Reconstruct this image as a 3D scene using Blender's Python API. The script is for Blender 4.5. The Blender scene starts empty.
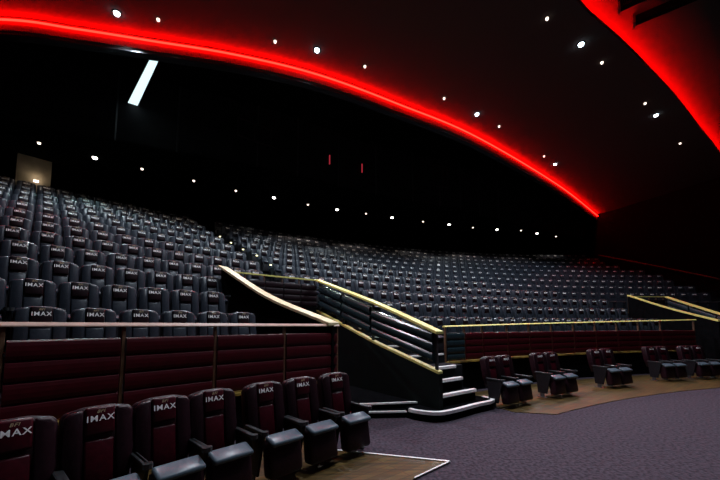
import bpy, bmesh, math, random
from mathutils import Vector, Matrix
random.seed(7)
PI = math.pi
R = math.radians
scene = bpy.context.scene
COL = scene.collection

# ------------------------------------------------------------------ camera
cd = bpy.data.cameras.new('camera'); cam = bpy.data.objects.new('camera', cd); COL.objects.link(cam)
cam.location = (0, 0, 1.65)
cam.rotation_euler = (R(90) + 0.087, 0, 0)
cd.sensor_width = 36.0; cd.lens = 332.7 / 720 * 36
cd.shift_y = 55.2 / 720
cd.clip_end = 200
scene.camera = cam
# ------------------------------------------------------------------ world, exposure
w = bpy.data.worlds.new('world'); scene.world = w; w.use_nodes = True
w.node_tree.nodes['Background'].inputs[0].default_value = (0.6, 0.65, 1.0, 1)
w.node_tree.nodes['Background'].inputs[1].default_value = 0.002
vs = scene.view_settings
vs.view_transform = 'Standard'; vs.look = 'None'; vs.gamma = 1; vs.use_curve_mapping = False
vs.exposure = 0.0
COOL_W, WARM_W, WALL_W, SMALL_W = 1350, 200, 600, 170     # downlight powers
LED, LED2 = 140.0, 130.0                                  # red LED strips

# ------------------------------------------------------------------ auditorium frame: arcs about a centre
CX, CY, R0 = 15.213, -11.999, 22.737
T1, DT, DZ, Z1 = 2.16, 0.944, 0.429, 0.83
def P(a, t, z=0.0):
    r = R0 + t
    return Vector((CX + r * math.cos(R(a)), CY + r * math.sin(R(a)), z))
def row_t(k): return T1 + DT * (k - 1)
def row_z(k): return Z1 + DZ * (k - 1)

# ------------------------------------------------------------------ materials
def mat(name, col, rough=0.6, spec=0.4, noise=0.0, scale=20, bump=0.0, metal=0.0, sheen=0.0, col2=None, coat=0.0):
    m = bpy.data.materials.new(name); m.use_nodes = True
    nt = m.node_tree; b = nt.nodes['Principled BSDF']
    b.inputs['Base Color'].default_value = (*col, 1)
    b.inputs['Roughness'].default_value = rough
    b.inputs['Specular IOR Level'].default_value = spec
    b.inputs['Metallic'].default_value = metal
    b.inputs['Sheen Weight'].default_value = sheen
    b.inputs['Coat Weight'].default_value = coat; b.inputs['Coat Roughness'].default_value = 0.22
    if noise or bump or col2:
        tc = nt.nodes.new('ShaderNodeTexCoord')
        n = nt.nodes.new('ShaderNodeTexNoise'); n.inputs['Scale'].default_value = scale; n.inputs['Detail'].default_value = 5
        nt.links.new(tc.outputs['Object'], n.inputs['Vector'])
        if noise or col2:
            cr = nt.nodes.new('ShaderNodeValToRGB')
            c2 = col2 or tuple(c * (1 - noise) for c in col)
            c3 = col if col2 else tuple(min(1, c * (1 + noise)) for c in col)
            cr.color_ramp.elements[0].position = 0.35; cr.color_ramp.elements[1].position = 0.65
            cr.color_ramp.elements[0].color = (*c2, 1); cr.color_ramp.elements[1].color = (*c3, 1)
            nt.links.new(n.outputs['Fac'], cr.inputs['Fac']); nt.links.new(cr.outputs['Color'], b.inputs['Base Color'])
        if bump:
            bp = nt.nodes.new('ShaderNodeBump'); bp.inputs['Strength'].default_value = bump; bp.inputs['Distance'].default_value = 0.01
            nt.links.new(n.outputs['Fac'], bp.inputs['Height']); nt.links.new(bp.outputs['Normal'], b.inputs['Normal'])
    return m
def emis(name, col, s):
    m = bpy.data.materials.new(name); m.use_nodes = True
    nt = m.node_tree; nt.nodes.clear()
    e = nt.nodes.new('ShaderNodeEmission'); e.inputs[0].default_value = (*col, 1); e.inputs[1].default_value = s
    o = nt.nodes.new('ShaderNodeOutputMaterial'); nt.links.new(e.outputs[0], o.inputs[0]); return m
def wood_mat():
    m = mat('floor_boards', (0.20, 0.115, 0.045), 0.45, 0.4)
    nt = m.node_tree; b = nt.nodes['Principled BSDF']
    tc = nt.nodes.new('ShaderNodeTexCoord'); mp = nt.nodes.new('ShaderNodeMapping')
    mp.inputs['Rotation'].default_value = (0, 0, R(-38)); mp.inputs['Scale'].default_value = (1.2, 14, 1)
    n = nt.nodes.new('ShaderNodeTexNoise'); n.inputs['Scale'].default_value = 1.6; n.inputs['Detail'].default_value = 6
    br = nt.nodes.new('ShaderNodeTexBrick'); br.inputs['Scale'].default_value = 1.0
    mp2 = nt.nodes.new('ShaderNodeMapping'); mp2.inputs['Rotation'].default_value = (0, 0, R(-38))
    br.inputs['Brick Width'].default_value = 1.1; br.inputs['Row Height'].default_value = 0.11
    br.inputs['Mortar Size'].default_value = 0.004
    br.inputs['Color1'].default_value = (1, 1, 1, 1); br.inputs['Color2'].default_value = (0.6, 0.55, 0.5, 1); br.inputs['Mortar'].default_value = (0.2, 0.2, 0.2, 1)
    cr = nt.nodes.new('ShaderNodeValToRGB')
    cr.color_ramp.elements[0].color = (0.035, 0.019, 0.006, 1); cr.color_ramp.elements[1].color = (0.15, 0.085, 0.020, 1)
    cr.color_ramp.elements[0].position = 0.3; cr.color_ramp.elements[1].position = 0.7
    mx = nt.nodes.new('ShaderNodeMixRGB'); mx.blend_type = 'MULTIPLY'; mx.inputs[0].default_value = 1
    L = nt.links.new
    L(tc.outputs['Object'], mp.inputs['Vector']); L(mp.outputs['Vector'], n.inputs['Vector']); L(n.outputs['Fac'], cr.inputs['Fac'])
    L(tc.outputs['Object'], mp2.inputs['Vector']); L(mp2.outputs['Vector'], br.inputs['Vector'])
    L(cr.outputs['Color'], mx.inputs[1]); L(br.outputs['Color'], mx.inputs[2]); L(mx.outputs['Color'], b.inputs['Base Color'])
    return m
M = dict(
    slate=mat('slate_leather', (0.020, 0.023, 0.032), 0.38, 0.15, 0.15, 30, 0.15, coat=0.22),
    dark=mat('black_leather', (0.010, 0.009, 0.011), 0.45, 0.15, 0.2, 30, 0.1, coat=0.10),
    burg=mat('dark_burgundy_leather', (0.010, 0.0035, 0.0055), 0.45, 0.15, 0.2, 30, 0.1, coat=0.10),
    maroon=mat('maroon_leather', (0.038, 0.002, 0.006), 0.40, 0.15, 0.2, 30, 0.15, coat=0.10),
    maroon2=mat('deep_maroon_leather', (0.015, 0.004, 0.007), 0.42, 0.15, 0.2, 30, 0.15, coat=0.10),
    cushlit=mat('lit_edge_vinyl', (0.065, 0.088, 0.110), 0.35, 0.15, 0.1, 30, 0.1, coat=0.10),  # light on the maroon cushion's top edge, put into the colour
    plastic=mat('black_plastic', (0.020, 0.021, 0.023), 0.35, 0.5),
    metal=mat('dark_steel', (0.08, 0.08, 0.085), 0.35, 0.5, metal=0.6),
    logo=mat('white_print', (0.95, 0.90, 0.90), 0.6, 0.2),
    logo2=mat('gold_print', (0.45, 0.33, 0.20), 0.6, 0.2),
    carpet=mat('purple_carpet', (0.047, 0.035, 0.047), 0.95, 0.1, 0.45, 24, 0.6),
    tier=mat('black_carpet', (0.012, 0.011, 0.014), 0.95, 0.1, 0.3, 30, 0.3),
    black=mat('black_paint', (0.0035, 0.0035, 0.004), 0.95, 0.0, 0.2, 6),
    teal=mat('green_black_panel', (0.0035, 0.0055, 0.0055), 0.7, 0.1, 0.2, 4),
    wall=mat('charcoal_wall', (0.012, 0.011, 0.013), 0.75, 0.2, 0.2, 3),
    ceil=mat('grey_ceiling', (0.075, 0.065, 0.065), 0.9, 0.0),
    ceilback=mat('dark_ceiling', (0.004, 0.004, 0.004), 0.95, 0.0),
    lip=mat('glossy_black_trim', (0.02, 0.02, 0.022), 0.25, 0.5),
    redpad=mat('red_padded_vinyl', (0.042, 0.0015, 0.0045), 0.45, 0.15, 0.15, 12, 0.1, coat=0.10),
    tealpad=mat('dark_teal_padded_vinyl', (0.014, 0.024, 0.030), 0.25, 0.15, 0.15, 12, 0.1, coat=0.35),
    rail=mat('pale_oak_rail', (0.42, 0.27, 0.21), 0.45, 0.4, 0.12, 8),
    cap=mat('cream_oak_cap', (0.56, 0.46, 0.27), 0.5, 0.3, 0.12, 6),
    cap2=mat('yellow_oak_cap', (0.62, 0.54, 0.16), 0.5, 0.3, 0.12, 6),
    post=mat('brown_post', (0.12, 0.055, 0.03), 0.5, 0.4),
    lipwood=mat('amber_wood_lip', (0.42, 0.26, 0.05), 0.5, 0.3, 0, 3.0, col2=(0.06, 0.03, 0.01)),
    nosing=mat('aluminium_nosing', (0.9, 0.84, 0.84), 0.35, 0.5, 0.1, 20),
    plaster=mat('beige_plaster', (0.42, 0.34, 0.24), 0.8, 0.2, 0.15, 3),
    wood=wood_mat(),
    led=emis('red_led', (1, 0.0009, 0.0005), LED),
    led2=emis('red_led_cove', (1, 0.0009, 0.0005), LED2),
    coolem=emis('cool_lamp', (0.75, 0.9, 1.0), 9),
    warmem=emis('warm_lamp', (1.0, 0.82, 0.68), 2.6),
    whiteem=emis('white_lamp', (1.0, 0.95, 0.88), 9),
    tube=emis('fluorescent_panel', (0.72, 0.95, 1.0), 1.25),
    stepem=emis('step_lamp', (0.9, 0.85, 0.45), 3.0),
    redmark=emis('red_indicator', (1, 0.06, 0.10), 0.35),
)

# ------------------------------------------------------------------ helpers
def link(name, me, m=None, parent=None):
    o = bpy.data.objects.new(name, me); COL.objects.link(o)
    if m is not None:
        for mm in (m if isinstance(m, (list, tuple)) else [m]): me.materials.append(mm)
    if parent: o.parent = parent
    return o
def bm_obj(name, bm, m=None, parent=None, smooth=False):
    bmesh.ops.recalc_face_normals(bm, faces=bm.faces)
    me = bpy.data.meshes.new(name); bm.to_mesh(me); bm.free()
    if smooth:
        for p in me.polygons: p.use_smooth = True
    return link(name, me, m, parent)
def tag(o, label, cat, group=None):
    o['label'] = label; o['category'] = cat
    if group: o['group'] = group
    return o
def struct(o): o['kind'] = 'structure'; return o
def empty(name, loc, rz=0.0):
    o = bpy.data.objects.new(name, None); COL.objects.link(o); o.location = loc; o.rotation_euler = (0, 0, rz)
    o.empty_display_size = 0.1; return o
def child(o, parent):
    """parent o to an unrotated/rotated empty keeping its world place"""
    m = Matrix.Translation(parent.location) @ parent.rotation_euler.to_matrix().to_4x4()
    o.parent = parent; o.matrix_parent_inverse = m.inverted(); return o
def rbox(bm, c, s, bev=0.0, seg=2, rot=None, mi=0):
    r = bmesh.ops.create_cube(bm, size=1.0)
    vs_ = r['verts']
    M4 = Matrix.Translation(c) @ (rot.to_4x4() if rot else Matrix.Identity(4)) @ Matrix.Diagonal((s[0], s[1], s[2], 1))
    bmesh.ops.transform(bm, matrix=M4, verts=vs_)
    fs = set(f for v in vs_ for f in v.link_faces)
    if bev:
        es = list(set(e for v in vs_ for e in v.link_edges))
        g = bmesh.ops.bevel(bm, geom=es, offset=bev, segments=seg, affect='EDGES', profile=0.5)
        fs = set(g['faces']) | set(f for f in fs if f.is_valid)
    for f in fs:
        if f.is_valid: f.material_index = mi
def prism(bm, pts, y0, y1, bev=0.0, seg=2, mi=0):
    """polygon in XZ extruded along y"""
    a = [bm.verts.new((x, y0, z)) for x, z in pts]; b = [bm.verts.new((x, y1, z)) for x, z in pts]
    n = len(pts); fs = [bm.faces.new(a), bm.faces.new(b[::-1])]
    for i in range(n): fs.append(bm.faces.new((a[i], b[i], b[(i+1) % n], a[(i+1) % n])))
    rim = [e for e in bm.edges if (e.verts[0] in a and e.verts[1] in a) or (e.verts[0] in b and e.verts[1] in b)]
    if bev:
        g = bmesh.ops.bevel(bm, geom=rim, offset=bev, segments=seg, affect='EDGES', profile=0.5)
        fs = list(g['faces']) + [f for f in fs if f.is_valid]
    for f in fs:
        if f.is_valid: f.material_index = mi
def slab(bm, poly, z0, z1):
    a = [bm.verts.new((p[0], p[1], z0)) for p in poly]; b = [bm.verts.new((p[0], p[1], z1)) for p in poly]
    n = len(poly); bm.faces.new(a[::-1]); bm.faces.new(b)
    for i in range(n): bm.faces.new((a[i], a[(i+1) % n], b[(i+1) % n], b[i]))
def loft(bm, rings, close_prof=True, caps=True):
    vr = [[bm.verts.new(p) for p in r] for r in rings]
    n = len(rings[0])
    for i in range(len(vr) - 1):
        for j in range(n if close_prof else n - 1):
            bm.faces.new((vr[i][j], vr[i+1][j], vr[i+1][(j+1) % n], vr[i][(j+1) % n]))
    if caps and close_prof:
        bm.faces.new(vr[0]); bm.faces.new(vr[-1][::-1])
def arc(bm, prof, a0, a1, step=1.0):
    """closed profile [(t,z)] swept along the seating arc"""
    n = max(1, int(abs(a1 - a0) / step + .5))
    loft(bm, [[P(a0 + (a1 - a0) * i / n, t, z) for t, z in prof] for i in range(n + 1)])
def rect(t0, t1, z0, z1): return [(t0, z0), (t1, z0), (t1, z1), (t0, z1)]
def sweep(bm, path, prof, up=Vector((0, 0, 1))):
    """path of Vectors, profile [(side, up)] kept vertical"""
    rings = []
    for i, p in enumerate(path):
        a = path[max(0, i - 1)]; b = path[min(len(path) - 1, i + 1)]
        d = (b - a); d.z = 0; d.normalize(); s = Vector((d.y, -d.x, 0))
        rings.append([p + s * u + up * v for u, v in prof])
    loft(bm, rings)
def circ(r, n=8): return [(r * math.cos(2*PI*i/n), r * math.sin(2*PI*i/n)) for i in range(n)]
def cr_spline(pts, n=8):
    pts = [Vector(p) for p in pts]; out = []
    q = [2*pts[0]-pts[1]] + pts + [2*pts[-1]-pts[-2]]
    for i in range(1, len(q) - 2):
        for j in range(n):
            s = j / n; a, b, c, d = q[i-1:i+3]
            out.append(0.5*((2*b) + (c-a)*s + (2*a-5*b+4*c-d)*s*s + (3*b-a-3*c+d)*s**3))
    out.append(pts[-1]); return out
def bolster(h, n, depth, base=0.02):
    """profile (side, up) of n horizontal padded rolls over height h"""
    pr = [(base, 0)]
    hh = h / n
    out = [(-base, 0.0)]
    for k in range(n):
        for j in range(7):
            th = PI * j / 6
            out.append((base + depth * math.sin(th)**0.7, k*hh + hh*(0.02 + 0.96*(1-math.cos(th))/2)))
    out.append((-base, h)); return out

# ------------------------------------------------------------------ floor and tiers
AL, AR = 147.0, 82.5            # built extent of the arcs
bm = bmesh.new()
pts = [Vector((-9, -3, 0)), Vector((26, -3, 0)), Vector((26, 14, 0))] + [P(a, 4.5) for a in range(84, 148, 3)] + [Vector((-9, 3, 0))]
slab(bm, [(p.x, p.y) for p in pts], -0.1, 0.0)
struct(bm_obj('floor', bm, M['carpet']))

def front_line(a0, a1, t, n=10): return [P(a0 + (a1 - a0) * i / n, t) for i in range(n + 1)]
# board strip under the left front seats, and under the right ones
bm = bmesh.new()
poly = [Vector((-0.35, 4.50, 0)), Vector((1.07, 4.13, 0)), Vector((0.58, 3.70, 0))] + front_line(133.6, 146, -1.28) + front_line(146, 131.6, 1.0)
slab(bm, [(p.x, p.y) for p in poly], 0.0, 0.012); struct(bm_obj('floor_boards', bm, M['wood']))
bm = bmesh.new()
poly = [Vector((2.9, 6.42, 0)), Vector((3.58, 6.24, 0))] + front_line(121.5, 86, -1.1, 16) + front_line(86, 123.4, 1.0, 20)
slab(bm, [(p.x, p.y) for p in poly], 0.0, 0.012); struct(bm_obj('floor_boards', bm, M['wood']))
bm = bmesh.new()
for a, b, r in (((-0.35, 4.50), (1.07, 4.13), .014), ((1.07, 4.13), (0.58, 3.70), .008)):
    sweep(bm, [Vector((*a, 0.014)), Vector((*b, 0.014))], [(-r, 0), (r, 0), (r, .01), (-r, .01)])
struct(bm_obj('trim_1', bm, M['nosing']))

# well walls: left side wall line, right side (balustrade) line
LW = [(130.95, 1.2, 1.63), (131.9, 2.95, 2.205), (133.1, 4.2, 2.95)]      # left cap of the left well
bm = bmesh.new()
def tier(k, a0, a1, z=None, z0=None, ta=None, tb=None):
    ta = row_t(k) - 0.52 if ta is None else ta; tb = row_t(k) + 0.424 if tb is None else tb
    arc(bm, rect(ta, tb, z0 if z0 is not None else -0.05, row_z(k) if z is None else z), a0, a1, 2.0)
for k in range(1, 4):
    tier(k, AL, [131.6, 132.3, 133.1][k-1], ta=(1.35 if k == 1 else None)); tier(k, 124.3, 98.6, ta=(1.35 if k == 1 else None))
for k in range(4, 13):
    tier(k, AL, AR, z0=row_z(k)-0.6, tb=(15.0 if k == 12 else None), ta=(4.25 if k == 4 else None))
struct(bm_obj('seating_tiers', bm, M['tier']))
# aisle half steps
bm = bmesh.new()
for k in range(5, 13):
    a = 129.35 + (k-5)*0.13
    arc(bm, rect(row_t(k)-0.52-0.42, row_t(k)-0.52, row_z(k)-DZ, row_z(k)-DZ/2), a, a-1.5, 1.0)
struct(bm_obj('aisle_steps', bm, M['tier']))
# upper stair flight beside the balustrade
bm = bmesh.new()
N = 8
for i in range(N):
    t0 = 0.42 + i*(4.25-0.42)/N
    arc(bm, rect(t0, t0+(4.25-0.42)/N+.0, -0.05, 0.80 + (2.12-0.80)*i/(N-1)), 127.45, 124.3, 1.5)
    arc(bm, rect(t0, t0+(4.25-0.42)/N, -0.05, 0.80 + (2.12-0.80)*i/(N-1)), 93.7, 90.8, 1.5)
struct(bm_obj('upper_stairs', bm, M['tier']))
bm = bmesh.new()
for i in range(1, N):
    t0 = 0.42 + i*(4.25-0.42)/N; z = 0.80 + (2.12-0.80)*i/(N-1)
    arc(bm, rect(t0-.01, t0+.04, z-.02, z+.012), 127.4, 124.4, 1.5)
struct(bm_obj('trim_2', bm, M['nosing']))

# entrance steps (thing > step > nosing)
es = tag(empty('entrance_steps', P(126, 0, 0)), 'short black flight of entrance steps with pale metal nosings and a rounded bottom step', 'steps')
def step_outline(z, al, ar, t0, round_=False):
    L_ = [P(al + (ar-al)*i/8, t0) for i in range(9)]
    if round_:
        # rounded plan: ends curl back
        a, b = L_[0], L_[-1]
        L_ = cr_spline([P(128.55, .38, 0), P(128.5, .12), P(128.1, -.16), P(127.2, -.24), P(125.5, -.22), P(124.3, -.22), P(123.75, -.12), P(123.75, .10)], 5)
    return L_
def make_step(z, al, ar, t0, rnd, tb):
    L_ = step_outline(z, al, ar, t0, rnd)
    bm = bmesh.new()
    back = [P(L_ and ar + (al-ar)*i/8, tb) for i in range(9)]
    slab(bm, [(p.x, p.y) for p in L_ + back], 0.0, z)
    s = child(bm_obj('step', bm, M['black']), es)
    bm = bmesh.new()
    path = [Vector((p.x, p.y, z)) for p in (L_[2:] if rnd else L_)]
    sweep(bm, path, [(0.035, -.045), (0.035, .008), (-0.045, .008), (-0.045, -.002), (.0, -.002), (.0, -.045)])
    n = bm_obj('nosing', bm, M['nosing']); n.parent = s
    n['label'] = 'pale metal nosing'
make_step(0.17, 128.4, 123.9, -.2, True, .40)
make_step(0.38, 127.5, 124.7, 0.00, False, .42)
make_step(0.60, 127.1, 125.1, 0.19, False, .44)
make_step(0.80, 126.6, 124.9, 0.42, False, .60)

# ------------------------------------------------------------------ well (exit recess) walls and ledge steps
def wall_path(pts, z0, name, m, thick=0.05, parent=None, off=0.0):
    """vertical wall under a polyline of (a,t,ztop)"""
    bm = bmesh.new(); rings = []
    P3 = [P(*p) for p in pts]
    for i, p in enumerate(P3):
        a = P3[max(0, i-1)]; b = P3[min(len(P3)-1, i+1)]; d = b-a; d.z = 0; d.normalize(); s = Vector((d.y, -d.x, 0))
        q = p + s*off
        rings.append([Vector((*(q+s*thick).xy, z0)), Vector((*(q+s*thick).xy, p.z)), Vector((*(q-s*thick).xy, p.z)), Vector((*(q-s*thick).xy, z0))])
    loft(bm, rings); return bm_obj(name, bm, m, parent)
BAL = [(127.55, -0.10, 0.78), (127.55, 1.66, 1.235), (127.55, 4.2, 2.01)]     # base strip of left balustrade
struct(wall_path(LW, -0.02, 'wall_well_left', M['black']))
struct(wall_path(BAL, -0.02, 'wall_well_right', M['teal']))
struct(wall_path([(133.2, 4.2, 2.12), (127.5, 4.2, 2.12)], 2.0, 'wall_well_back_upper', M['black']))
bm = bmesh.new(); arc(bm, rect(4.16, 4.24, 0.0, 2.1), 133.2, 127.5, 1); struct(bm_obj('wall_well_back', bm, M['black']))
bm = bmesh.new()
LEDGE = [((-0.30, 5.98), (1.20, 6.09), .11), ((-0.36, 6.10), (1.22, 6.36), .21)]
for p, q, z in LEDGE: slab(bm, [p, q, tuple(P(127.65, 4.15).xy), tuple(P(132.9, 4.15).xy)], 0, z)
struct(bm_obj('well_floor', bm, M['black']))
bm = bmesh.new()
for p, q, z in LEDGE: sweep(bm, [Vector((*p, z)), Vector((*q, z))], [(-.03, -.02), (.012, -.02), (.012, .008), (-.03, .008)])
struct(bm_obj('trim_3', bm, M['nosing']))
# curtain-dark panel closing the recess, flush behind the low steps
# right well
RLW = [(96.6, 1.0, 1.74), (96.8, 2.6, 2.26), (97.0, 4.2, 2.90)]
RBAL = [(93.1, 0.2, 0.5), (93.1, 1.89, 1.04), (93.1, 4.2, 1.95)]
struct(wall_path(RLW, -0.02, 'wall_well_left', M['black']))
struct(wall_path(RBAL, -0.02, 'wall_well_right', M['teal']))
bm = bmesh.new(); arc(bm, rect(4.16, 4.24, 0.0, 2.1), 98.4, 93.5, 1); struct(bm_obj('wall_well_back', bm, M['black']))

# sloped caps ---------------------------------------------------------------
def cap(name, pts, wd, th, m, label, cat='rail cap', n=6):
    P3 = cr_spline([P(*p) for p in pts], n)
    bm = bmesh.new(); sweep(bm, P3, [(-wd/2, 0), (wd/2, 0), (wd/2, th), (-wd/2, th)])
    o = bm_obj(name, bm, m); return tag(o, label, cat)
cap('sloping_cap', [LW[0], LW[1], LW[2]], 0.30, 0.05, M['cap'], 'broad cream wooden cap sloping down to the left end of the red parapet')
cap('sloping_cap', [RLW[0], RLW[1], RLW[2]], 0.13, 0.05, M['cap2'], 'nearer thin yellow cap sloping down at the right edge of the photo')

# balustrades: thing > cap rail, base strip, posts, padded panels
def balustrade(name, base, hgts, posts, label, width=0.20):
    t = tag(empty(name, P(*base[0])), label, 'balustrade')
    def zb(tt):
        for (a, t0, z0), (a2, t1, z1) in zip(base, base[1:]):
            if t0 <= tt <= t1 or (a2, t1, z1) == base[-1]: return z0 + (z1-z0)*(tt-t0)/(t1-t0)
    def hh(tt): return hgts[0] + (hgts[1]-hgts[0])*min(1, max(0, (tt-base[0][1])/(base[1][1]-base[0][1])))
    A = base[0][0]
    topz = [(A, tt, zb(tt)+hh(tt)) for tt in (base[0][1], base[1][1], base[2][1])]
    bm = bmesh.new(); sweep(bm, cr_spline([P(*p) for p in topz], 6), [(-width/2, 0), (width/2, 0), (width/2, .045), (-width/2, .045)])
    c = child(bm_obj('cap_rail', bm, M['cap2']), t); c['label'] = 'yellow wooden cap rail'
    bm = bmesh.new(); sweep(bm, [P(a, tt, z) for a, tt, z in base], [(-.06, 0), (.06, 0), (.06, .045), (-.06, .045)])
    c = child(bm_obj('base_strip', bm, M['cap2']), t); c['label'] = 'yellow base strip'
    for tt in posts:
        bm = bmesh.new(); p = P(A, tt, 0); z0, z1 = zb(tt), zb(tt)+hh(tt)
        rbox(bm, (p.x, p.y, (z0+z1)/2), (.05, .05, z1-z0), 0.004, 1, Matrix.Rotation(R(A), 3, 'Z'))
        child(bm_obj('post', bm, M['metal']), t)
    for ta, tb in zip(posts, posts[1:]):
        bm = bmesh.new(); ta += .035; tb -= .035
        H = hh((ta+tb)/2) - .24
        sweep(bm, [P(A, tb, zb(tb)+.16), P(A, ta, zb(ta)+.16)], bolster(H, 3, 0.07))
        child(bm_obj('padded_panel', bm, M['tealpad']), t)
    return t
balustrade('balustrade', BAL, (0.70, 0.86), [-0.02, 1.75, 2.9, 4.05], 'sloping balustrade of dark padded rolls with yellow cap, left of the entrance steps')
balustrade('balustrade', RBAL, (0.90, 0.90), [0.3, 1.2, 2.2, 3.2, 4.1], 'farther yellow-capped balustrade at the right edge, beyond the nearer sloping cap')

# parapets -------------------------------------------------------------------
def parapet(name, a0, a1, bays, label, zr=(1.62, 1.62), zt=1.50, zl=0.74, dark_bays=(), t=1.25, pad='redpad', rs=1.0, rm='rail'):
    th = tag(empty(name, P((a0+a1)/2, t, 0)), label, 'parapet')
    def zr_at(a): return zr[0] + (zr[1]-zr[0])*(a-a0)/(a1-a0)
    bm = bmesh.new(); n = int(abs(a1-a0)/1.0)+1
    prof = [(-.05, 0), (.05, 0), (.05, .012), (.012, .046), (-.012, .046), (-.05, .012)]
    prof = [(u, v*rs) for u, v in prof]
    loft(bm, [[P(a0+(a1-a0)*i/n, t+u, zr_at(a0+(a1-a0)*i/n)+v) for u, v in prof] for i in range(n+1)])
    c = child(bm_obj('handrail', bm, M[rm]), th); c['label'] = 'pale wooden handrail'
    bm = bmesh.new(); arc(bm, rect(t-.02, t+.10, 0.0, zl-.02), a0, a1); child(bm_obj('base_wall', bm, M['black']), th)
    bm = bmesh.new(); arc(bm, rect(t-.12, t+.09, zl-.02, zl+.015), a0, a1); c = child(bm_obj('wooden_ledge', bm, M['lipwood']), th); c['label'] = 'amber wooden ledge'
    for a in bays:
        bm = bmesh.new(); p = P(a, t, 0)
        rbox(bm, (p.x, p.y, (zl+zr_at(a))/2), (.05, .035, zr_at(a)-zl), 0.004, 1, Matrix.Rotation(R(a), 3, 'Z'))
        child(bm_obj('post', bm, M['post']), th)
    for i, (x, y) in enumerate(zip(bays, bays[1:])):
        dx = .07*(1 if y > x else -1); x += dx; y -= dx
        H = zt - zl - .03
        pr = bolster(H, 4, .03)
        bm = bmesh.new(); nn = max(1, int(abs(x-y)/.8))
        loft(bm, [[P(x+(y-x)*j/nn, t - u, zl+.025+v) for u, v in pr] for j in range(nn+1)])
        child(bm_obj('padded_panel', bm, M['tealpad'] if i in dark_bays else M[pad]), th)
    return th
parapet('parapet', 146.1, 130.63, [145.9, 143.35, 140.8, 138.5, 135.95, 133.3, 130.7], 'red padded parapet with pale handrail behind the left front seats', zr=(1.635, 1.61), zl=0.66)
parapet('parapet', 123.4, 98.2, [123.3, 121.7, 120.1, 117.75, 115.6, 113.3, 111, 108.7, 106.4, 104.1, 101.8, 98.4],
        'long red padded parapet with thin pale rail behind the right front seats', zr=(1.58, 1.79), zt=1.44, dark_bays=(0,), rs=.75, rm='cap2')
# return panel at the stair side of the long parapet
bm = bmesh.new(); sweep(bm, [P(124.0, 2.3, .80), P(124.0, 1.35, .80)], bolster(.62, 3, .03))
rp = tag(bm_obj('return_panel', bm, M['redpad']), 'small dark red return panel at the top of the entrance steps', 'panel')
bm = bmesh.new(); sweep(bm, [P(124.0, 2.3, 1.42), P(124.0, 1.35, 1.42)], [(-.04, 0), (.05, 0), (.05, .03), (-.04, .03)])
c = bm_obj('panel_cap', bm, M['nosing'], rp); c['label'] = 'pale metal cap'
# thin cross rails over the back of each well
def cross(a0, a1, z, label):
    th = tag(empty('cross_parapet', P((a0+a1)/2, 4.22, 0)), label, 'parapet')
    bm = bmesh.new(); arc(bm, rect(4.18, 4.26, z-.02, z+.015), a0, a1, 1); child(bm_obj('handrail', bm, M['cap2']), th)
    n = 5
    for i in range(n+1):
        bm = bmesh.new(); p = P(a0+(a1-a0)*i/n*.98, 4.22); rbox(bm, (p.x, p.y, (2.12+z)/2), (.03, .03, z-2.12), 0)
        child(bm_obj('post', bm, M['post']), th)
    pr = bolster(.62, 4, .03)
    for i in range(n):
        x = a0+(a1-a0)*(i+.03)/n; y = a0+(a1-a0)*(i+.97)/n
        bm = bmesh.new(); loft(bm, [[P(x+(y-x)*j, 4.22-u, 2.13+v) for u, v in pr] for j in (0, 1)])
        child(bm_obj('padded_panel', bm, M['burg']), th)
cross(133.0, 127.6, 2.89, 'thin-railed cross parapet above the dark exit recess beside the steps')
cross(97.0, 93.3, 2.88, 'thin-railed cross parapet far right between the two yellow caps')

# ------------------------------------------------------------------ upper shell
A1 = [(-17.5, 8.6), (-13.5, 8.0), (-9.32, 7.96), (-7.61, 8.23), (-5.86, 8.60), (-3.60, 9.10), (-1.26, 9.90), (1.44, 11.32), (5.05, 13.48), (11.40, 18.40), (17.2, 23.55)]
A2 = [(-6.5, -1), (0.0, 3.9), (5.26, 7.48), (6.36, 8.16), (7.58, 8.86), (9.12, 9.81), (11.04, 11.02), (13.88, 12.94), (16.87, 14.96), (21, 17.9)]
ZC = 9.61
c1 = cr_spline([(x, y, 0) for x, y in A1], 8); c2 = cr_spline([(x, y, 0) for x, y in A2], 8)
def resamp(c, n):
    L_ = [0]
    for a, b in zip(c, c[1:]): L_.append(L_[-1] + (b-a).length)
    out = []
    for i in range(n):
        s = L_[-1]*i/(n-1); j = 0
        while j < len(L_)-2 and L_[j+1] < s: j += 1
        out.append(c[j].lerp(c[j+1], (s-L_[j])/(L_[j+1]-L_[j])))
    return out
e1 = resamp(c1, 140); e2 = resamp(c2, 140)
bm = bmesh.new()
loft(bm, [[Vector((a.x, a.y, ZC)), Vector((b.x, b.y, ZC)), Vector((b.x, b.y, ZC+.12)), Vector((a.x, a.y, ZC+.12))] for a, b in zip(e1, e2)])
struct(bm_obj('ceiling', bm, M['ceil'], smooth=False))
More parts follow.
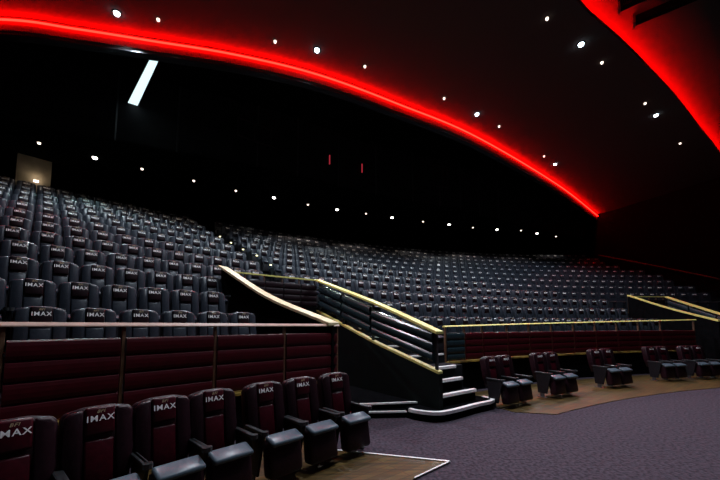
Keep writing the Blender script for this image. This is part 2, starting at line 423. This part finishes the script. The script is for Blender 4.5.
# bulkhead lip behind the first arc; path runs left to right, side +u points to the camera side
bm = bmesh.new()
sweep(bm, [Vector((p.x, p.y, 0)) for p in e1], [(.006, ZC+.1), (.006, 9.21), (-.03, 9.16), (-.22, 9.16), (-.22, 10.4), (.006, 10.4)])
struct(bm_obj('ceiling_bulkhead', bm, M['ceil']))
bm = bmesh.new()
sweep(bm, [Vector((p.x, p.y, 0)) for p in e1], [(-.02, 9.21), (-.02, 9.12), (-.25, 9.12), (-.25, 9.27), (-.22, 9.27), (-.22, 9.16), (-.03, 9.16)])
struct(bm_obj('trim_4', bm, M['lip']))
bm = bmesh.new(); sweep(bm, [Vector((p.x, p.y, 9.47)) for p in e1], [(u + .045, v) for u, v in circ(.024)])
tag(bm_obj('led_strip', bm, M['led']), 'long glowing red light strip curving across the ceiling above the seats', 'light strip')
bm = bmesh.new(); sweep(bm, [Vector((p.x, p.y, ZC+.20)) for p in c2], [(u - .12, v) for u, v in circ(.03)])
tag(bm_obj('led_strip', bm, M['led2']), 'second red light strip, tucked above the dark ceiling edge at upper right', 'light strip')
# recess ceiling beyond second arc; upward curve added to make the glow fade
bm = bmesh.new()
RD = Vector((.53, -.85, 0))
RP = [(-.6, 10.04)] + [(-.3+.2*i, 10.04+.11*(.2*i)**2) for i in range(16)] + [(10.5, 11.6), (10.5, 11.8), (2.6, 11.3), (-.6, 10.3)]
loft(bm, [[Vector((b.x, b.y, z)) + RD*x for x, z in RP] for b in e2])
struct(bm_obj('ceiling_recess', bm, M['ceil'], smooth=True))
bm = bmesh.new()
loft(bm, [[Vector((b.x, b.y, ZC+.1)) - Vector((.5, -.8, 0))*.65, Vector((b.x, b.y, 10.2)) - Vector((.5, -.8, 0))*.65, Vector((b.x, b.y, 10.2)) - Vector((.5, -.8, 0))*.6, Vector((b.x, b.y, ZC+.1)) - Vector((.5, -.8, 0))*.6] for b in e2])
struct(bm_obj('ceiling_upstand', bm, M['ceilback']))
# dark beams in the recess
for (x0, y0), lb in (((6.78, 8.02), 'dark ceiling beam crossing the red glow, left one of the pair'), ((7.52, 8.44), 'dark ceiling beam crossing the red glow, right one of the pair')):
    d = Vector((0.80, -0.60, 0)); rot = Matrix.Rotation(math.atan2(d.y, d.x), 3, 'Z')
    t = tag(empty('ceiling_beam', (x0, y0, 9.8)), lb, 'beam')
    bm = bmesh.new(); c = Vector((x0, y0, 9.93)) + d*1.7; rbox(bm, c, (3.4, .16, .20), .01, 1, rot); child(bm_obj('beam_body', bm, M['black']), t)
    bm = bmesh.new(); p = Vector((x0, y0, 9.93)); s = Vector((-d.y, d.x, 0))
    for q, sz in ((s*.11, (.05, .02, .26)), (-s*.11, (.05, .02, .26))): rbox(bm, p+q, sz, 0, 1, rot)
    for zz in (.125, -.125): rbox(bm, p+Vector((0, 0, zz)), (.05, .24, .02), 0, 1, rot)
    child(bm_obj('end_frame', bm, M['metal']), t)
# rear ceiling, fascia, soffit, back wall, side wall
F_ = [(147, 12.6), (137.76, 10.43), (135.85, 9.87), (132.99, 9.3), (129.24, 8.6), (124.92, 8.25), (119.24, 8.3), (115.24, 8.2), (109.83, 8.2), (104.84, 9.01), (98, 10.2), (88, 13.0)]
fa = cr_spline([(a, t, 0) for a, t in F_], 6)
bm = bmesh.new()
ff = resamp([P(p.x, p.y) for p in fa], 140)
loft(bm, [[Vector((a.x, a.y, 10.3)) , Vector((b.x, b.y, 10.3)), Vector((b.x, b.y, 10.4)), Vector((a.x, a.y, 10.4))] for a, b in zip(e1, ff)])
struct(bm_obj('ceiling_rear', bm, M['ceilback']))
bm = bmesh.new()
loft(bm, [[P(p.x, p.y, 7.78), P(p.x, p.y+.12, 7.78), P(p.x, p.y+.12, 10.38), P(p.x, p.y, 10.38)] for p in fa])
struct(bm_obj('wall_upper_back', bm, M['wall']))
bm = bmesh.new()
loft(bm, [[P(p.x, p.y, 7.74), P(p.x, 14.2, 7.74), P(p.x, 14.2, 7.86), P(p.x, p.y, 7.86)] for p in fa])
struct(bm_obj('ceiling_soffit', bm, M['ceilback']))
bm = bmesh.new(); arc(bm, rect(13.6, 13.75, 5.3, 7.9), 147, 86, 2); struct(bm_obj('wall_back', bm, M['black']))
bm = bmesh.new(); arc(bm, rect(13.3, 13.6, 5.5, 7.74), 139.55, 138.1, .5); struct(bm_obj('wall_pier', bm, M['plaster']))
bm = bmesh.new(); sweep(bm, [Vector((15.9, 27.2, 0)), Vector((17.45, 23.5, 0)), Vector((18.7, 20.0, 0)), Vector((19.7, 17.0, 0)), Vector((20.3, 14.5, 0)), Vector((20.6, 11, 0))], [(-.0, 0), (-.15, 0), (-.15, 10.3), (0, 10.3)])
struct(bm_obj('wall_right', bm, M['black']))
# panel joints of the fascia as slim strips
def on_fascia(a):
    for p, q in zip(fa, fa[1:]):
        if p.x >= a >= q.x: return p.y + (q.y-p.y)*(p.x-a)/(p.x-q.x)
    return 8.3
bm = bmesh.new()
for a in (135.95, 132.9, 128.1, 125.1, 121.5, 117.8, 114, 111.0, 108.3, 105.4, 102.5):
    p = P(a, on_fascia(a)-.02); rbox(bm, (p.x, p.y, 9.05), (.04, .05, 2.5), 0, 1, Matrix.Rotation(R(a), 3, 'Z'))
struct(bm_obj('trim_5', bm, mat('grey_joint', (.05, .05, .055), .4, .5)))
def fwin(name, a0, a1, z0, z1, skew=0.0):
    bm = bmesh.new(); am = (a0+a1)/2
    t = on_fascia(am)-.07
    for x in (a0, a1, a0*.67+a1*.33, a0*.33+a1*.67):
        p = P(x, t); rbox(bm, (p.x, p.y, (z0+z1)/2), (.05, .04, z1-z0), 0, 1, Matrix.Rotation(R(x), 3, 'Z'))
    for z in (z0, z1): arc(bm, rect(t-.03, t+.03, z-.02, z+.02), a0, a1, .5)
    f = struct(bm_obj(name, bm, mat('window_frame_grey', (.05, .035, .035), .5)))
    bm = bmesh.new(); arc(bm, rect(t+.01, t+.02, z0, z1), a0, a1, .5); bm_obj('pane', bm, M['lip'], f)
fwin('window_1', 129.6, 126.0, 8.75, 9.45); fwin('window_2', 111.8, 110.1, 8.8, 9.9)
for a, z, lb in ((122.35, 8.9, 'slim red indicator on the dark upper wall, left of the pair'), (119.2, 8.95, 'slim red indicator on the dark upper wall, right of the pair')):
    bm = bmesh.new(); p = P(a, on_fascia(a)-.05); rbox(bm, (p.x, p.y, z), (.04, .035, .42), 0, 1, Matrix.Rotation(R(a), 3, 'Z'))
    tag(bm_obj('indicator_light', bm, M['redmark']), lb, 'indicator')
# handrail on the right wall
wr = tag(empty('wall_handrail', (17.2, 23.3, 6.5)), 'thin dim handrail sloping down the dark right wall', 'handrail')
bm = bmesh.new(); hp = [Vector((17.02, 23.4, 6.57)), Vector((18.34, 20.05, 5.13)), Vector((19.2, 17.6, 4.05)), Vector((19.9, 14.9, 3.2))]
sweep(bm, hp, circ(.035)); child(bm_obj('rail', bm, mat('rail_metal', (.07, .055, .045), .6, .2)), wr)
for i in range(3):
    for f in (.25, .75):
        p = hp[i].lerp(hp[i+1], f); bm = bmesh.new(); rbox(bm, p+Vector((.12, .04, -.05)), (.26, .02, .03), 0, 1, Matrix.Rotation(R(20), 3, 'Z')); child(bm_obj('bracket', bm, M['metal']), wr)

# suspended linear light
corners = [Vector((-5.95, 8.84, 9.2)), Vector((-5.78, 8.93, 9.2)), Vector((-7.72, 10.93, 9.2)), Vector((-7.94, 10.77, 9.2))]
ll = tag(empty('linear_light', (-6.9, 9.9, 9.2)), 'long bright white linear light hanging near the dark upper wall', 'light')
bm = bmesh.new(); slab(bm, [(p.x, p.y) for p in corners], 9.2, 9.22); child(bm_obj('diffuser', bm, M['tube']), ll)
bm = bmesh.new(); slab(bm, [(p.x, p.y) for p in corners], 9.225, 9.30); child(bm_obj('housing', bm, M['black']), ll)
for f in (.15, .85):
    bm = bmesh.new(); p = ((corners[0]+corners[1])/2).lerp((corners[2]+corners[3])/2, f); rbox(bm, (p.x, p.y, 9.8), (.015, .015, 1.02)); child(bm_obj('hanger', bm, M['metal']), ll)

# ------------------------------------------------------------------ downlights
def disc(bm, c, r0, r1, z0, z1, n=16):
    a = [bm.verts.new((c[0]+r0*math.cos(2*PI*i/n), c[1]+r0*math.sin(2*PI*i/n), z0)) for i in range(n)]
    b = [bm.verts.new((c[0]+r1*math.cos(2*PI*i/n), c[1]+r1*math.sin(2*PI*i/n), z1)) for i in range(n)]
    bm.faces.new(a); bm.faces.new(b[::-1])
    for i in range(n): bm.faces.new((a[i], a[(i+1) % n], b[(i+1) % n], b[i]))
def downlight(x, y, z, r, em, power, col, label, group, cone=120, tilt=None):
    t = tag(empty('downlight', (x, y, z)), label, 'ceiling light', group)
    bm = bmesh.new(); disc(bm, (x, y), r*1.35, r*1.45, z-.012, z+.0); child(bm_obj('trim_ring', bm, M['black']), t)
    bm = bmesh.new(); disc(bm, (x, y), r*.8, r, z-.06, z-.012); child(bm_obj('lens', bm, M[em]), t)
    if power:
        ld = bpy.data.lights.new('bulb', 'SPOT'); ld.energy = power; ld.color = col; ld.spot_size = R(cone); ld.spot_blend = 0.6; ld.shadow_soft_size = r
        lo = bpy.data.objects.new('bulb', ld); COL.objects.link(lo); lo.location = (x, y, z-.10); child(lo, t)
        if tilt: lo.rotation_euler = tilt
big = [(-6.18, 7.8, 1), (-1.24, 8.94, 1), (4.4, 11.88, 1.15), (9.63, 15.8, .75), (6.24, 8.74, 1), (11.19, 11.94, .3)]
bl = ['large cool downlight at the upper left, on the red glow', 'large cool downlight on the red glow, second along the strip', 'large cool downlight on the red glow, third along the strip',
      'large cool downlight near the far end of the red strip', 'large bluish downlight near the top, left of the upper right glow', 'large bluish downlight on the black ceiling, right one of the pair']
COOLC = (0.78, 0.90, 1.0)
for (x, y, f), lb in zip(big, bl): downlight(x*1.009, y*1.009, ZC, .075, 'coolem', COOL_W*f, COOLC, lb, 'large ceiling downlights', 130)
sm = [(-5.23, 7.97), (-2.37, 8.64), (0.15, 9.54), (2.94, 10.99), (5.55, 12.64), (8.65, 15.01), (4.83, 7.94), (7.3, 9.39), (10.19, 11.25), (13.97, 13.89)]
on = ['first', 'second', 'third', 'fourth', 'fifth', 'sixth', 'seventh', 'eighth', 'ninth', 'tenth', 'eleventh', 'twelfth', 'thirteenth', 'fourteenth', 'fifteenth', 'sixteenth', 'seventeenth', 'eighteenth', 'nineteenth', 'twentieth',
      'twenty-first', 'twenty-second', 'twenty-third', 'twenty-fourth', 'twenty-fifth', 'twenty-sixth', 'twenty-seventh', 'twenty-eighth', 'twenty-ninth', 'thirtieth'] + ['thirty-%s' % s for s in 'first second third fourth fifth sixth seventh eighth ninth'.split()] + ['fortieth'] + ['forty-%s' % s for s in 'first second third fourth fifth sixth seventh eighth ninth'.split()]
for i, (x, y) in enumerate(sm):
    lb = ('small warm downlight along the red strip, %s from the left' % on[i]) if i < 6 else ('small warm downlight on the black ceiling, %s from the top' % on[i-6])
    downlight(x*1.009, y*1.009, ZC, .040, 'warmem', 0, None, lb, 'small ceiling downlights')
# unseen downlights added out of frame to light the front seats and carpet
for i, (x, y, p) in enumerate([(1.2, 5.4, 1.0), (1.6, 3.0, .4)]):
    downlight(x, y, ZC, .105, 'coolem', COOL_W*p, COOLC, 'unseen cool downlight added above the front carpet, %s' % ['over the aisle', 'to light front faces'][i], 'large ceiling downlights', 130)
wl = [(-10.78, 10.69), (-9.7, 11.69), (-8.54, 12.56), (-7.05, 13.64), (-5.66, 14.7), (-4.14, 15.54), (-2.65, 16.47), (-1.22, 17.21), (0.33, 17.85), (1.83, 18.53), (3.74, 19.27), (5.44, 19.87), (7.11, 20.5), (8.81, 20.94), (10.46, 21.16), (11.88, 21.88), (13.6, 22.64)]
bigs = {1, 5, 7, 9, 11, 13, 15}
for i, (x, y) in enumerate(wl):
    b = i in bigs
    f = (1.0 if i < 14 else .35) * (.15 if (i < 6 and not b) else 1)
    downlight(x, y, 7.74, .085 if b else .05, 'whiteem' if b else 'warmem', (WALL_W if b else SMALL_W)*f*(1.6 if i == 1 else 1), (.60, 1.0, .95) if i == 1 else (.86, .95, 1.0) if b else (1.0, .85, .7),
              '%s in the soffit above the top rows, %s from the left' % ('bright white downlight' if b else 'dim small downlight', on[i]), 'soffit downlights', 104, Vector((CX-x, CY-y, -34)).to_track_quat('-Z', 'Y').to_euler() if b else None)
# small lamp on the lit pier
bm = bmesh.new(); p = P(138.72, 13.27); rbox(bm, (p.x, p.y, 6.86), (.08, .14, .08), .01, 1, Matrix.Rotation(R(138.7), 3, 'Z'))
tag(bm_obj('wall_lamp', bm, M['warmem']), 'tiny wall lamp on the beige pier at the top left', 'lamp')
ld = bpy.data.lights.new('pier_bulb', 'POINT'); ld.energy = 1.5; ld.color = (1, .85, .65); ld.shadow_soft_size = .05
lo = bpy.data.objects.new('pier_bulb', ld); COL.objects.link(lo); p = P(138.72, 13.12); lo.location = (p.x, p.y, 6.95)
lo.parent = bpy.data.objects['wall_lamp']; 
# step lights of the aisle
for i, k in enumerate(range(5, 11)):
    a = [129.4, 129.5, 129.7, 129.88, 130.07, 130.3][i]; p = P(a, row_t(k)-.54)
    bm = bmesh.new(); rbox(bm, (p.x, p.y, row_z(k)+[.85, .85, .77, .74, .71, .65][i]), (.03, .06, .035), .005, 1, Matrix.Rotation(R(a), 3, 'Z'))
    o = tag(bm_obj('step_light', bm, M['stepem']), 'tiny yellow step light of the upper aisle, %s from the bottom' % on[i], 'step light', 'aisle step lights')
    bm = bmesh.new(); rbox(bm, (p.x, p.y, row_z(k)+.33), (.02, .02, .66)); bm_obj('stem', bm, M['black'], o)

# ------------------------------------------------------------------ seats
def text_mesh(s, size, off, shear=0.0):
    cu = bpy.data.curves.new('t', 'FONT'); cu.body = s; cu.size = size; cu.align_x = 'CENTER'; cu.offset = off; cu.shear = shear; cu.resolution_u = 2
    cu.extrude = 0.0008; cu.space_character = 1.18
    o = bpy.data.objects.new('t', cu); COL.objects.link(o)
    dg = bpy.context.evaluated_depsgraph_get(); me = bpy.data.meshes.new_from_object(o.evaluated_get(dg))
    bpy.data.objects.remove(o); return me
TILT = R(9)
BR = Matrix.Rotation(-TILT, 4, 'X')        # lean the back away from the front (front = -Y)
HINGE = Vector((0, .06, .40))
def lean(bm): bmesh.ops.transform(bm, matrix=Matrix.Translation(HINGE) @ BR, verts=bm.verts)
TOP = 0.648
def back_outline(w, h, r, crown=.02, n=5):
    pts = [(-w/2*.90, 0), (-w/2, h*.35)]
    for i in range(n+1):
        th = PI - PI/2*i/n; pts.append((-w/2+r+r*math.cos(th), h-r+r*math.sin(th)-crown))
    pts += [(-w/4.6, h-.004), (-w/6, h), (w/6, h), (w/4.6, h-.004)]
    for i in range(n+1):
        th = PI/2 - PI/2*i/n; pts.append((w/2-r+r*math.cos(th), h-r+r*math.sin(th)-crown))
    pts += [(w/2, h*.35), (w/2*.90, 0)]
    return pts
def make_seat(label, mats, cush_top):
    t = empty('cinema_seat', (0, 0, 0))
    bm = bmesh.new(); prism(bm, back_outline(.486, TOP, .062, .022), -.01, .075, .02, 2)
    # side wings standing proud of the centre
    for s in (-1, 1):
        pts = [(s*.105, .05), (s*.200, .05), (s*.232, .25), (s*.230, TOP-.075), (s*.200, TOP-.036), (s*.122, TOP-.022), (s*.108, TOP-.03)]
        if s < 0: pts = pts[::-1]
        prism(bm, pts, -.050, .0, .018, 2)
    lean(bm); o = bm_obj('backrest', bm, mats[0], t, smooth=True)
    bm = bmesh.new(); rbox(bm, (0, -.028, TOP-.125), (.205, .055, .235), .022, 2); lean(bm)
    h = bm_obj('headrest', bm, mats[1], t, smooth=True)
    for (s, size, off, z, m, sh) in (('IMAX', .070, .0010, TOP-.125, 'logo', 0), ('BFI', .036, .0004, TOP-.058, 'logo2', .3)):
        me = text_mesh(s, size, off, sh)
        me.transform(Matrix.Translation((0, -.0572, z)) @ Matrix.Rotation(R(90), 4, 'X'))
        me.transform(Matrix.Translation(HINGE) @ BR)
        me.materials.clear(); l = link('logo', me, M[m], h); l['label'] = 'white printed letters' if s == 'IMAX' else 'small pale script mark'
    bm = bmesh.new(); rbox(bm, (0, -.018, .19), (.20, .045, .36), .018, 2); lean(bm); bm_obj('lumbar_pad', bm, mats[2], t, smooth=True)
    # tipped-up cushion
    bm = bmesh.new(); rot = Matrix.Rotation(R(-8), 3, 'X')
    rbox(bm, (0, -.285, .290), (.405, .17, .40), .045, 3, rot)
    cu = bm_obj('seat_cushion', bm, mats[3], t, smooth=True)
    bm = bmesh.new(); rbox(bm, (0, -.315, .485), (.385, .185, .06), .028, 3, Matrix.Rotation(R(18), 3, 'X')); e = bm_obj('cushion_edge', bm, mats[4], cu, smooth=True); e['label'] = 'front edge coloured lighter as if lit from above'
    for s in (-1, 1):
        bm = bmesh.new(); x = s*.2365
        rbox(bm, (x, -.13, .582), (.05 if s > 0 else .046, .42, .035), .012, 2)
        disc(bm, (x, -.31), .036, .036, .563, .605, 12)
        a = bm_obj('armrest', bm, M['plastic'], t, smooth=False)
        bm = bmesh.new(); pts = [(-.30, .56), (-.19, .10), (.02, .10), (.06, .56)]
        aa = [bm.verts.new((x-.012, y, z)) for y, z in pts]; bb = [bm.verts.new((x+.012, y, z)) for y, z in pts]
        bm.faces.new(aa); bm.faces.new(bb[::-1])
        for i in range(4): bm.faces.new((aa[i], aa[(i+1) % 4], bb[(i+1) % 4], bb[i]))
        bm_obj('side_panel', bm, M['dark'], t)
        bm = bmesh.new(); rbox(bm, (x, -.08, .055), (.02, .10, .11), .003, 1); rbox(bm, (x, -.08, .008), (.045, .24, .016), .004, 1); bm_obj('foot', bm, M['metal'], t)
    return t
red_seat = make_seat('', [M['maroon2'], M['maroon'], M['maroon'], M['maroon2'], M['cushlit']], None)
blue_seat = make_seat('', [M['slate'], M['burg'], M['slate'], M['dark'], M['slate']], None)
def copy_tree(o, parent=None):
    c = o.copy(); COL.objects.link(c); c.parent = parent
    for ch in o.children: copy_tree(ch, c)
    return c
first = {'red': True, 'blue': True}
def place_seat(kind, a, t, z, label, group, tip=0.0):
    src = red_seat if kind == 'red' else blue_seat
    o = src if first[kind] else copy_tree(src)
    if kind == 'red': o.scale = (.98, .98, .935)
    first[kind] = False
    p = P(a, t, z); o.location = p; o.rotation_euler = (0, 0, R(a-90) + tip); tag(o, label, 'seat', group)
# front rows
fr = [(140.77, 'maroon front seat at the left edge, half cut off by the photo'), (139.54, 'maroon front seat, second from the left edge of the photo'), (138.35, 'maroon front seat, third from the left edge of the photo'),
      (137.20, 'maroon front seat just left of the gap in the left front row'), (135.72, 'maroon front seat just right of the gap in the left front row'),
      (134.44, 'maroon front seat, second from the right end of the left front row'), (133.05, 'maroon front seat at the right end of the left front row, nearest the carpet')]
for a, lb in fr: place_seat('red', a, -.08, 0.012, lb, 'maroon front row seats', random.uniform(-.01, .01))
pr = [(123.2, 122.0, 0), (118.85, 117.65, 0), (112.75, 111.55, .1), (106.2, 105.0, .3), (102.6, 101.4, .3)]
pn = ['nearest the entrance steps', 'second beyond the entrance steps', 'third beyond the entrance steps', 'fourth beyond the entrance steps', 'farthest, at the right edge of the photo']
for (a, b, t), nm in zip(pr, pn):
    place_seat('red', a, t-.08, .012, 'left maroon seat of the front pair %s' % nm, 'maroon front pairs')
    place_seat('red', b, t-.08, .012, 'right maroon seat of the front pair %s' % nm, 'maroon front pairs')

def project(v):
    th = 0.087; d = v - cam.location
    fw = d.y*math.cos(th) + d.z*math.sin(th); up = -d.y*math.sin(th) + d.z*math.cos(th)
    if fw < .3: return None
    return 360 + 332.7*d.x/fw, 295.2 - 332.7*up/fw, fw
SP = 0.507
cands = []
def run(block, k, a_start, a_end, name):
    """seats from the aisle outward"""
    dt = math.degrees((.528 if (k == 1 and block == 'l') else SP)/(R0+row_t(k))); sgn = 1 if a_end > a_start else -1; a = a_start; i = 0
    while (a_end - a)*sgn > 0:
        q = project(P(a, row_t(k), row_z(k)+.8))
        if q and -22 < q[0] < 742: cands.append((q[2] + abs(q[0]-360)*.002, k, a, i, name))
        a += sgn*dt; i += 1
for k in range(1, 13):
    l0 = {1: 133.85, 2: 134.3, 3: 133.65, 4: 130.6}.get(k, 130.0 + (k-5)*0.13)
    run('l', k, l0, AL-1, 'left block')
    if k <= 3: run('c', k, 123.6, 98.9, 'centre block')
    else: run('c', k, (128.3 if k == 4 else 127.55 + (k-5)*.12), 86.6 if k < 9 else 88.5, 'centre block')
cands.sort(key=lambda c: c[0])
NEAR = 300 - 17
cnt = 0
for d, k, a, i, name in cands[:NEAR]:
    lb = 'slate leather cinema seat, %s from the aisle, %s row of the %s' % (on[i], on[k-1], name)
    place_seat('blue', a, row_t(k), row_z(k), lb, 'slate seats of the raised rows')
# the far rows: one object
bm = bmesh.new()
prism(bm, back_outline(.486, TOP, .062, .022, n=2), -.03, .075, 0, mi=0)
rbox(bm, (0, -.036, TOP-.125), (.20, .045, .23), .012, 1, None, 1)
lean(bm)
rbox(bm, (0, -.19, .36), (.40, .17, .42), .03, 1, None, 2)
rbox(bm, (.2365, -.13, .58), (.045, .40, .035), .0, 1, None, 3)
rbox(bm, (-.2365, -.13, .58), (.045, .40, .035), .0, 1, None, 3)
tm = bpy.data.meshes.new('far'); bm.to_mesh(tm); bm.free()
lm = text_mesh('IMAX', .068, .0010); lm.transform(Matrix.Translation((0, -.0607, TOP-.125)) @ Matrix.Rotation(R(90), 4, 'X')); lm.transform(Matrix.Translation(HINGE) @ BR)
V = [tuple(v.co) for v in tm.vertices]; Fc = [(tuple(p.vertices), p.material_index) for p in tm.polygons]
nv = len(V); V += [tuple(v.co) for v in lm.vertices]; Fc += [(tuple(i+nv for i in p.vertices), 4) for p in lm.polygons]
VV, FF, MI = [], [], []
for d, k, a, i, name in cands[NEAR:]:
    m4 = Matrix.Translation(P(a, row_t(k), row_z(k))) @ Matrix.Rotation(R(a-90), 4, 'Z'); b = len(VV)
    VV += [tuple(m4 @ Vector(v)) for v in V]
    for f, mi in Fc: FF.append(tuple(j+b for j in f)); MI.append(mi)
me = bpy.data.meshes.new('far_seats'); me.from_pydata(VV, [], FF); me.polygons.foreach_set('material_index', MI); me.update()
o = link('cinema_seats', me, [M['slate'], M['burg'], M['dark'], M['plastic'], M['logo']])
tag(o, 'distant slate cinema seats filling the upper and far rows', 'seats'); o['kind'] = 'stuff'
print('SEATS', len(cands) + 17)
